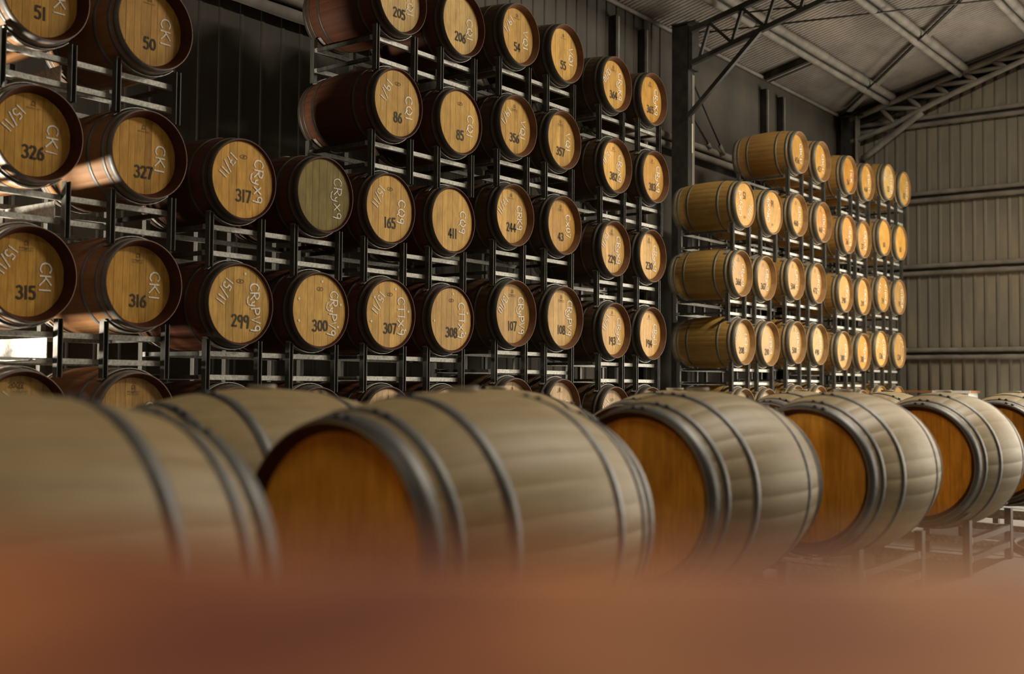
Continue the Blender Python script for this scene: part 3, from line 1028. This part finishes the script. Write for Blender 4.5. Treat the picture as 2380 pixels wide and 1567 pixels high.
# stack, row, x of the two barrels, axis height, marks of the two barrels
O = dict
ROWS = [
    ('A', 'r1', 3.87, 4.68, 3.47, O(chalk='CKI', num='51', stamp=1), O(chalk='CKI', num='50', stamp=1)),
    ('A', 'r2', 3.85, 4.66, 2.571, O(chalk='CKI', date='15/11', num='326', stamp=1), O(chalk='CKI', num='327', stamp=1)),
    ('A', 'r3', 3.82, 4.63, 1.679, O(chalk='CKI', date='15/11', num='315', stamp=2), O(chalk='CKI', num='316', stamp=2)),
    ('A', 'r5', 3.80, 4.61, 0.775, O(chalk='CKI', date='15/11', stamp=2, dark=('2002', 0.035, -0.03, 0.215), col=BRN), O(chalk='CKI', stamp=2, col=BRN)),
    ('B', 'r2', 5.47, 6.28, 2.519, O(chalk='CRyX9', date='17/11', num='317', eye=1), O(chalk='CRyX9', col=GREEN, faint=1, bung=1)),
    ('B', 'r3', 5.46, 6.25, 1.593, O(chalk='CRyPV9', date='15/11', num='299', eye=1, tags=1, col=TAN), O(chalk='CRyPV9', num='300', eye=1, tags=5, col=TAN)),
    ('B', 'r5', 5.45, 6.25, 0.685, O(stamp=1, col=BRN), O(stamp=1, col=BRN)),
    ('C', 'r1', 7.16, 7.99, 4.345, O(chalk='CQ1', num='205', col=PALE), O(chalk='CQ1', num='206', col=PALE)),
    ('C', 'r2', 7.12, 7.96, 3.427, O(chalk='CQ1', date='19/1', num='86', eye=1), O(chalk='CQ1', num='85', eye=1)),
    ('C', 'r3', 7.05, 7.86, 2.508, O(chalk='CQ9', date='15/11', num='165', eye=1), O(chalk='CQ9', num='411')),
    ('C', 'r4', 7.06, 7.85, 1.608, O(chalk='CTIX9', date='15/11', num='307', eye=1, tags=5), O(chalk='CTIX9', num='308', eye=1, tags=4)),
    ('C', 'r5', 7.06, 7.85, 0.695, O(dark=('d', 0.04, 0, 0.2), col=PINK, chalk='CQ9'), O(col=PINK)),
    ('D', 'r1', 8.85, 9.64, 4.46, O(chalk='VQ1', date='19/1', num='54', stamp=1), O(chalk='VQ1', num='55', stamp=1)),
    ('D', 'r2', 8.83, 9.62, 3.554, O(chalk='VQ1', date='19/1', num='356', stamp=2), O(chalk='VQ1', num='357', stamp=2)),
    ('D', 'r3', 8.78, 9.62, 2.668, O(chalk='CRK9', date='17/11', num='244', stamp=1), O(chalk='CX07', num='43', stamp=2, col=GOLD)),
    ('D', 'r4', 8.82, 9.63, 1.715, O(chalk='CRyPV9', date='13/10', num='107', stamp=2, big=1), O(chalk='CRyPV9', num='108', stamp=2, big=1)),
    ('D', 'r5', 8.82, 9.63, 0.785, O(dark=('d', 0.04, 0, 0.2), stamp=1, col=PINK), O(dark=('d', 0.04, 0, 0.2), stamp=1, chalk='CQ9', col=PINK)),
    ('E', 'r1', 10.62, 11.43, 4.355, O(chalk='CRyK9', date='13/10', num='364', stamp=2), O(chalk='CRyK9', num='365', stamp=2, col=GOLD)),
    ('E', 'r2', 10.65, 11.47, 3.452, O(chalk='CRyX9', date='15/11', num='382', stamp=1), O(chalk='CRyX9', num='383', stamp=1, col=GOLD)),
    ('E', 'r3', 10.59, 11.42, 2.526, O(chalk='CRyX9', date='15/11', num='229', stamp=2), O(chalk='CRyX9', num='230', stamp=2)),
    ('E', 'r4', 10.63, 11.41, 1.630, O(chalk='CRyX1', date='15/11', num='193', stamp=1), O(chalk='CRyM', num='194', stamp=1)),
    ('E', 'r5', 10.63, 11.41, 0.712, O(eye=1, date='15/11', col=PINK), O(eye=1, col=PINK)),
    ('F', 'r2', 13.82, 14.66, 3.443, O(chalk='CRyX9', date='17/11', num='15', eye=1, tags=4, flip=1), O(chalk='CRyX9', num='16', eye=1, tags=4, flip=1)),
    ('F', 'r3', 13.69, 14.47, 2.516, O(chalk='CRyX9', date='17/1', num='366', stamp=1), O(chalk='CRyX9', num='367', stamp=1)),
    ('F', 'r4', 13.79, 14.54, 1.620, O(chalk='MCK9', date='17/11', num='208', col=TAN), O(chalk='CRK9', num='210', col=TAN)),
    ('F', 'r5', 13.79, 14.54, 0.705, O(eye=1, col=PINK), O(eye=1, col=PINK)),
    ('G', 'r1', 15.57, 16.39, 4.433, O(chalk='CBC17', num='456'), O(chalk='CBC17', num='457')),
    ('G', 'r2', 15.56, 16.42, 3.516, O(chalk='CBC17', num='460', stamp=1), O(chalk='CBC17', num='461', stamp=1, col=ORNG)),
    ('G', 'r3', 15.45, 16.26, 2.587, O(chalk='CRC17', num='504', stamp=1), O(chalk='CRC17', num='472', stamp=1)),
    ('G', 'r4', 15.48, 16.30, 1.672, O(chalk='CBC17', num='500', stamp=1, col=TAN), O(chalk='CRC17', num='490', stamp=1, col=PALE)),
    ('G', 'r5', 15.48, 16.30, 0.757, O(col=PINK), O(col=PINK)),
    ('H', 'r1', 17.50, 18.28, 4.40, O(chalk='MCK', num='54', col=ORNG), O(chalk='CBC17', num='464', col=GOLD)),
    ('H', 'r2', 17.43, 18.16, 3.446, O(chalk='CRyX9', num='36', col=ORNG), O(chalk='CRyX9', num='37')),
    ('H', 'r3', 17.32, 18.10, 2.515, O(chalk='CKX2', num='390'), O(chalk='CKX2', num='210')),
    ('H', 'r4', 17.26, 18.06, 1.611, O(chalk='CKX2', num='380', col=TAN), O(chalk='CRyX9', num='381', col=ORNG)),
    ('H', 'r5', 17.26, 18.06, 0.70, O(col=PINK), O(col=PINK)),
    ('I', 'r1', 19.27, 20.10, 4.548, O(chalk='C10K8', date='13/11', num='13', col=PALE), O(chalk='C10K8', num='12', col=TAN)),
    ('I', 'r2', 19.08, 19.89, 3.576, O(num='60', tags=1), O(num='161')),
    ('I', 'r3', 18.99, 19.81, 2.618, O(chalk='C10K8', date='13/1', num='59'), O(chalk='C10K8', num='19', tags=4, col=BRN)),
    ('I', 'r4', 18.91, 19.76, 1.689, O(chalk='C10K8', date='13/11', num='136', col=TAN), O(chalk='M', num='234', tags=4, col=BRN)),
    ('I', 'r5', 18.91, 19.76, 0.77, O(col=BRN), O(col=BRN)),
]
TONE = {'GREEN': 'weathered greenish'}
STACK_WORD = {'A': 'leftmost stack', 'B': 'low second stack', 'C': 'third stack', 'D': 'fourth stack', 'E': 'stack before column', 'F': 'stack after column', 'G': 'second past column', 'H': 'third past column', 'I': 'stack by end wall'}
ROW_WORD = {'r1': 'top row', 'r2': 'second row', 'r3': 'third row', 'r4': 'fourth row', 'r5': 'bottom row'}

by_stack = {}
for row in ROWS:
    by_stack.setdefault(row[0], []).append(row)

seen_lab = {}
for s, r, x1, x2, zc, m1, m2 in ROWS:
    bc, cc, hc = SD[s]
    rng = random.Random(s + r)
    names = []
    for side, x, mk in (('left', x1, m1), ('right', x2, m2)):
        mk = dict(mk)
        col = mk.pop('col', hc)
        big = mk.pop('big', 0)
        bg = mk.pop('bung', 0)
        num, chalk, date = mk.get('num'), mk.get('chalk'), mk.get('date')
        if num:
            nm = 'barrel %s' % num
            lab = 'oak barrel stencilled %s' % num + (', chalked %s' % chalk if chalk else '') + ', %s, %s of pair, %s' % (ROW_WORD[r], side, STACK_WORD[s])
            if mk.get('flip'):
                lab = lab.replace('oak barrel', 'upside-down oak barrel')
        elif r == 'r5':
            nm = 'bottom barrel'
            lab = 'oak barrel on the bottom row, %s of pair, %s' % (side, STACK_WORD[s])
        else:
            nm = 'greenish barrel'
            lab = 'oak barrel with weathered greenish head, faintly chalked CRyX9, right of barrel 317'
        names.append((num, lab))
        re_, rm_ = (RE * 1.07, RM * 1.04) if big else (RE, RM)
        jit = [1 + rng.uniform(-0.07, 0.07)] * 3
        rec, inset = REC.get(s + r, REC[s])
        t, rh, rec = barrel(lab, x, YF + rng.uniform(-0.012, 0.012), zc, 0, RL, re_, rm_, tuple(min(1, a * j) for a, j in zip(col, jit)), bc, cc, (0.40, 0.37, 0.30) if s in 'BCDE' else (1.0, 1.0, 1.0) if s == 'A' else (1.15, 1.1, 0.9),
                       boards=(8 if s in 'ABCDE' else 0), group='barrels stacked in the racks', bung=bool(bg), rec=rec, inset=inset, hoops=HOOPS_WIDE if s in 'DEFGHI' else HOOPS)
        mark(t, rm_, rh, rec, rng=rng, **mk)

for s, rows in by_stack.items():
    rows = sorted(rows, key=lambda q: q[4])
    for i, (s_, r, x1, x2, zc, m1, m2) in enumerate(rows):
        nums = [q.get('num') for q in (m1, m2)]
        if all(nums):
            lab = 'steel rack carrying barrels %s and %s' % tuple(nums)
            lab += ', %s, %s' % (ROW_WORD[r], STACK_WORD[s])
        elif r == 'r5':
            lab = 'steel floor rack under the bottom pair, %s' % STACK_WORD[s]
        else:
            lab = 'steel two-barrel rack carrying barrel 317 and the greenish barrel'
        big = bool(m1.get('big'))
        re_, rm_ = (RE * 1.07, RM * 1.04) if big else (RE, RM)
        if i == 0:
            rack(lab, x1, x2, YF, zc, RL, re_, rm_, group='steel barrel racks')
        else:
            lo = rows[i - 1]
            xm = (x1 + x2) / 2
            rack(lab, x1, x2, YF, zc, RL, re_, rm_, z_low=lo[4], low_x=[lo[2] - xm, lo[3] - xm], group='steel barrel racks', plates=(s == 'A'), rm_low=RM * 1.04 if lo[5].get('big') else RM)

# ------------------------------------------------------------------ foreground racks, barrels end-on to the aisle
FL, FE, FM = 1.03, 0.316, 0.392
FH = [(0.003, 0.062), (0.085, 0.118), (0.255, 0.295)]
F_BODY, F_HEAD, F_CH = (0.425, 0.318, 0.162), (0.92, 0.46, 0.065), 'chime_dark'
FG = [  # x of the front and back heads, y front, y back, axis height
    (0.50, 0.50, 2.05, 2.92, 0.594, 'nearest the camera at lower left, no head showing', 'mostly hidden behind the nearest barrel at the left edge'),
    (1.95, 2.00, 2.06, 2.97, 0.597, 'large and blurred at centre, orange head facing left', 'blurred, behind the gap between the two nearest barrels'),
    (3.62, 3.36, 2.22, 3.05, 0.600, 'right of the large centre barrel, second orange head', 'hidden behind the large centre barrel but for shoulder and bung'),
    (4.92, 4.86, 2.12, 3.02, 0.600, 'third orange head from the left, front line', 'hidden behind the second orange head but for its bung'),
    (6.35, 6.40, 2.07, 2.98, 0.600, 'fourth orange head, above the open rack legs', 'showing a brown crescent of head behind the third orange head'),
    (7.98, 8.00, 2.08, 2.98, 0.600, 'cut off by the right edge of the photo', 'small, behind the fourth orange head at right'),
]
for i, (xf, xb, yf, yb, zc, lf, lb) in enumerate(FG):
    for x0, yy, lab in ((xf, yf, lf), (xb, yb, lb)):
        rng = random.Random(i * 7 + int(yy * 10))
        jit = rng.uniform(0.94, 1.06)
        barrel('pale foreground barrel ' + lab, x0, yy, zc, -math.pi / 2, FL, FE, FM, F_HEAD, tuple(a * jit for a in F_BODY), F_CH, (0.72, 0.72, 0.70), boards=9, rivets=True, bung=True, group='foreground barrels', hoops=FH)
    pos = ['nearest, at lower left', 'second from the left', 'third from the left', 'fourth from the left', 'with open legs showing at lower right', 'at the right edge']
    rack('low steel floor rack under the foreground barrels, ' + pos[i], yf, yb, (xf + xb) / 2, zc, FL, FE, FM, rz=-math.pi / 2, group='foreground racks')

# ------------------------------------------------------------------ small things
# workbench by the end wall
wbn = thing('workbench', 'workbench with brown top and white side panel at the foot of the end wall', 'bench', (20.95, 6.45, 0))
box('bench_top', wbn, (0, 0, 0.985), (0.6, 1.35, 0.04), 'bench_top')
box('side_panel', wbn, (0, -0.62, 0.4825), (0.58, 0.04, 0.965), 'bench_white')
box('side_panel', wbn, (0, 0.62, 0.4825), (0.58, 0.04, 0.965), 'bench_white')
box('back_panel', wbn, (0.27, 0, 0.6), (0.02, 1.2, 0.6), 'bench_white')
box('edge_strip', wbn, (-0.306, -0.35, 0.98), (0.012, 0.65, 0.05), 'bench_white')

# steel rod lying on the bottom-left barrel
rod = thing('steel_rod', 'bright steel rod lying on the bottom-left barrel at the left edge', 'rod', (3.36, 6.72, 1.115))
pipe('rod_shaft', rod, (0, 0, 0), (0.46, 0.0, 0.03), 0.011, 'rod', 1, 0, 10)
link('rod_tip', pipe_mesh('rod_tip', [(0.46, 0, 0.03), (0.52, 0, 0.034)], [0.011, 0.004], 'rod', 10), rod)

# hose on the floor
hs = []
for i in range(40):
    t_ = i / 39
    hs.append((7.2 + 2.6 * t_, 1.55 + 0.35 * math.sin(t_ * 5.2) + 0.2 * t_, 0.021))
tag(link('hose', pipe_mesh('hose', hs, 0.02, 'hose', 8)), 'black hose lying on the concrete floor at lower right', 'hose')

# mottled ledge right under the camera
lz = 0.9655
ld = thing('ledge', 'out-of-focus mottled red-brown and orange ledge across the bottom of the photo', 'ledge', (fwd.x * 0.30, fwd.y * 0.30, 0), -(YAW))
nx, ny = 60, 10
v, f = [], []
wd, dp = 2.6, 0.55
lrng = random.Random(3)
for j in range(ny + 1):
    for i in range(nx + 1):
        v.append((-wd / 2 + wd * i / nx, -dp + dp * j / ny, lrng.uniform(-0.002, 0.002) - (0.006 if j in (0, ny) else 0)))
for j in range(ny):
    for i in range(nx):
        a = j * (nx + 1) + i
        f.append((a, a + 1, a + nx + 2, a + nx + 1))
nb_ = len(v)
for (i, j) in [(i, 0) for i in range(nx + 1)] + [(nx, j) for j in range(1, ny + 1)] + [(i, ny) for i in range(nx - 1, -1, -1)] + [(0, j) for j in range(ny - 1, 0, -1)]:
    q = v[j * (nx + 1) + i]
    v.append((q[0], q[1], -0.06))
ring = [(i, 0) for i in range(nx + 1)] + [(nx, j) for j in range(1, ny + 1)] + [(i, ny) for i in range(nx - 1, -1, -1)] + [(0, j) for j in range(ny - 1, 0, -1)]
for k in range(len(ring)):
    k2 = (k + 1) % len(ring)
    a, bq = ring[k][1] * (nx + 1) + ring[k][0], ring[k2][1] * (nx + 1) + ring[k2][0]
    f.append((a, nb_ + k, nb_ + k2, bq))
f.append(tuple(nb_ + k for k in range(len(ring) - 1, -1, -1)))
link('coping', mesh_from('coping', v, f, [M['ledge']], smooth=True), ld, (0, 0, lz))
box('wall_body', ld, (0, -dp / 2, (lz - 0.06) / 2), (wd - 0.05, dp - 0.05, lz - 0.06), 'ledge')
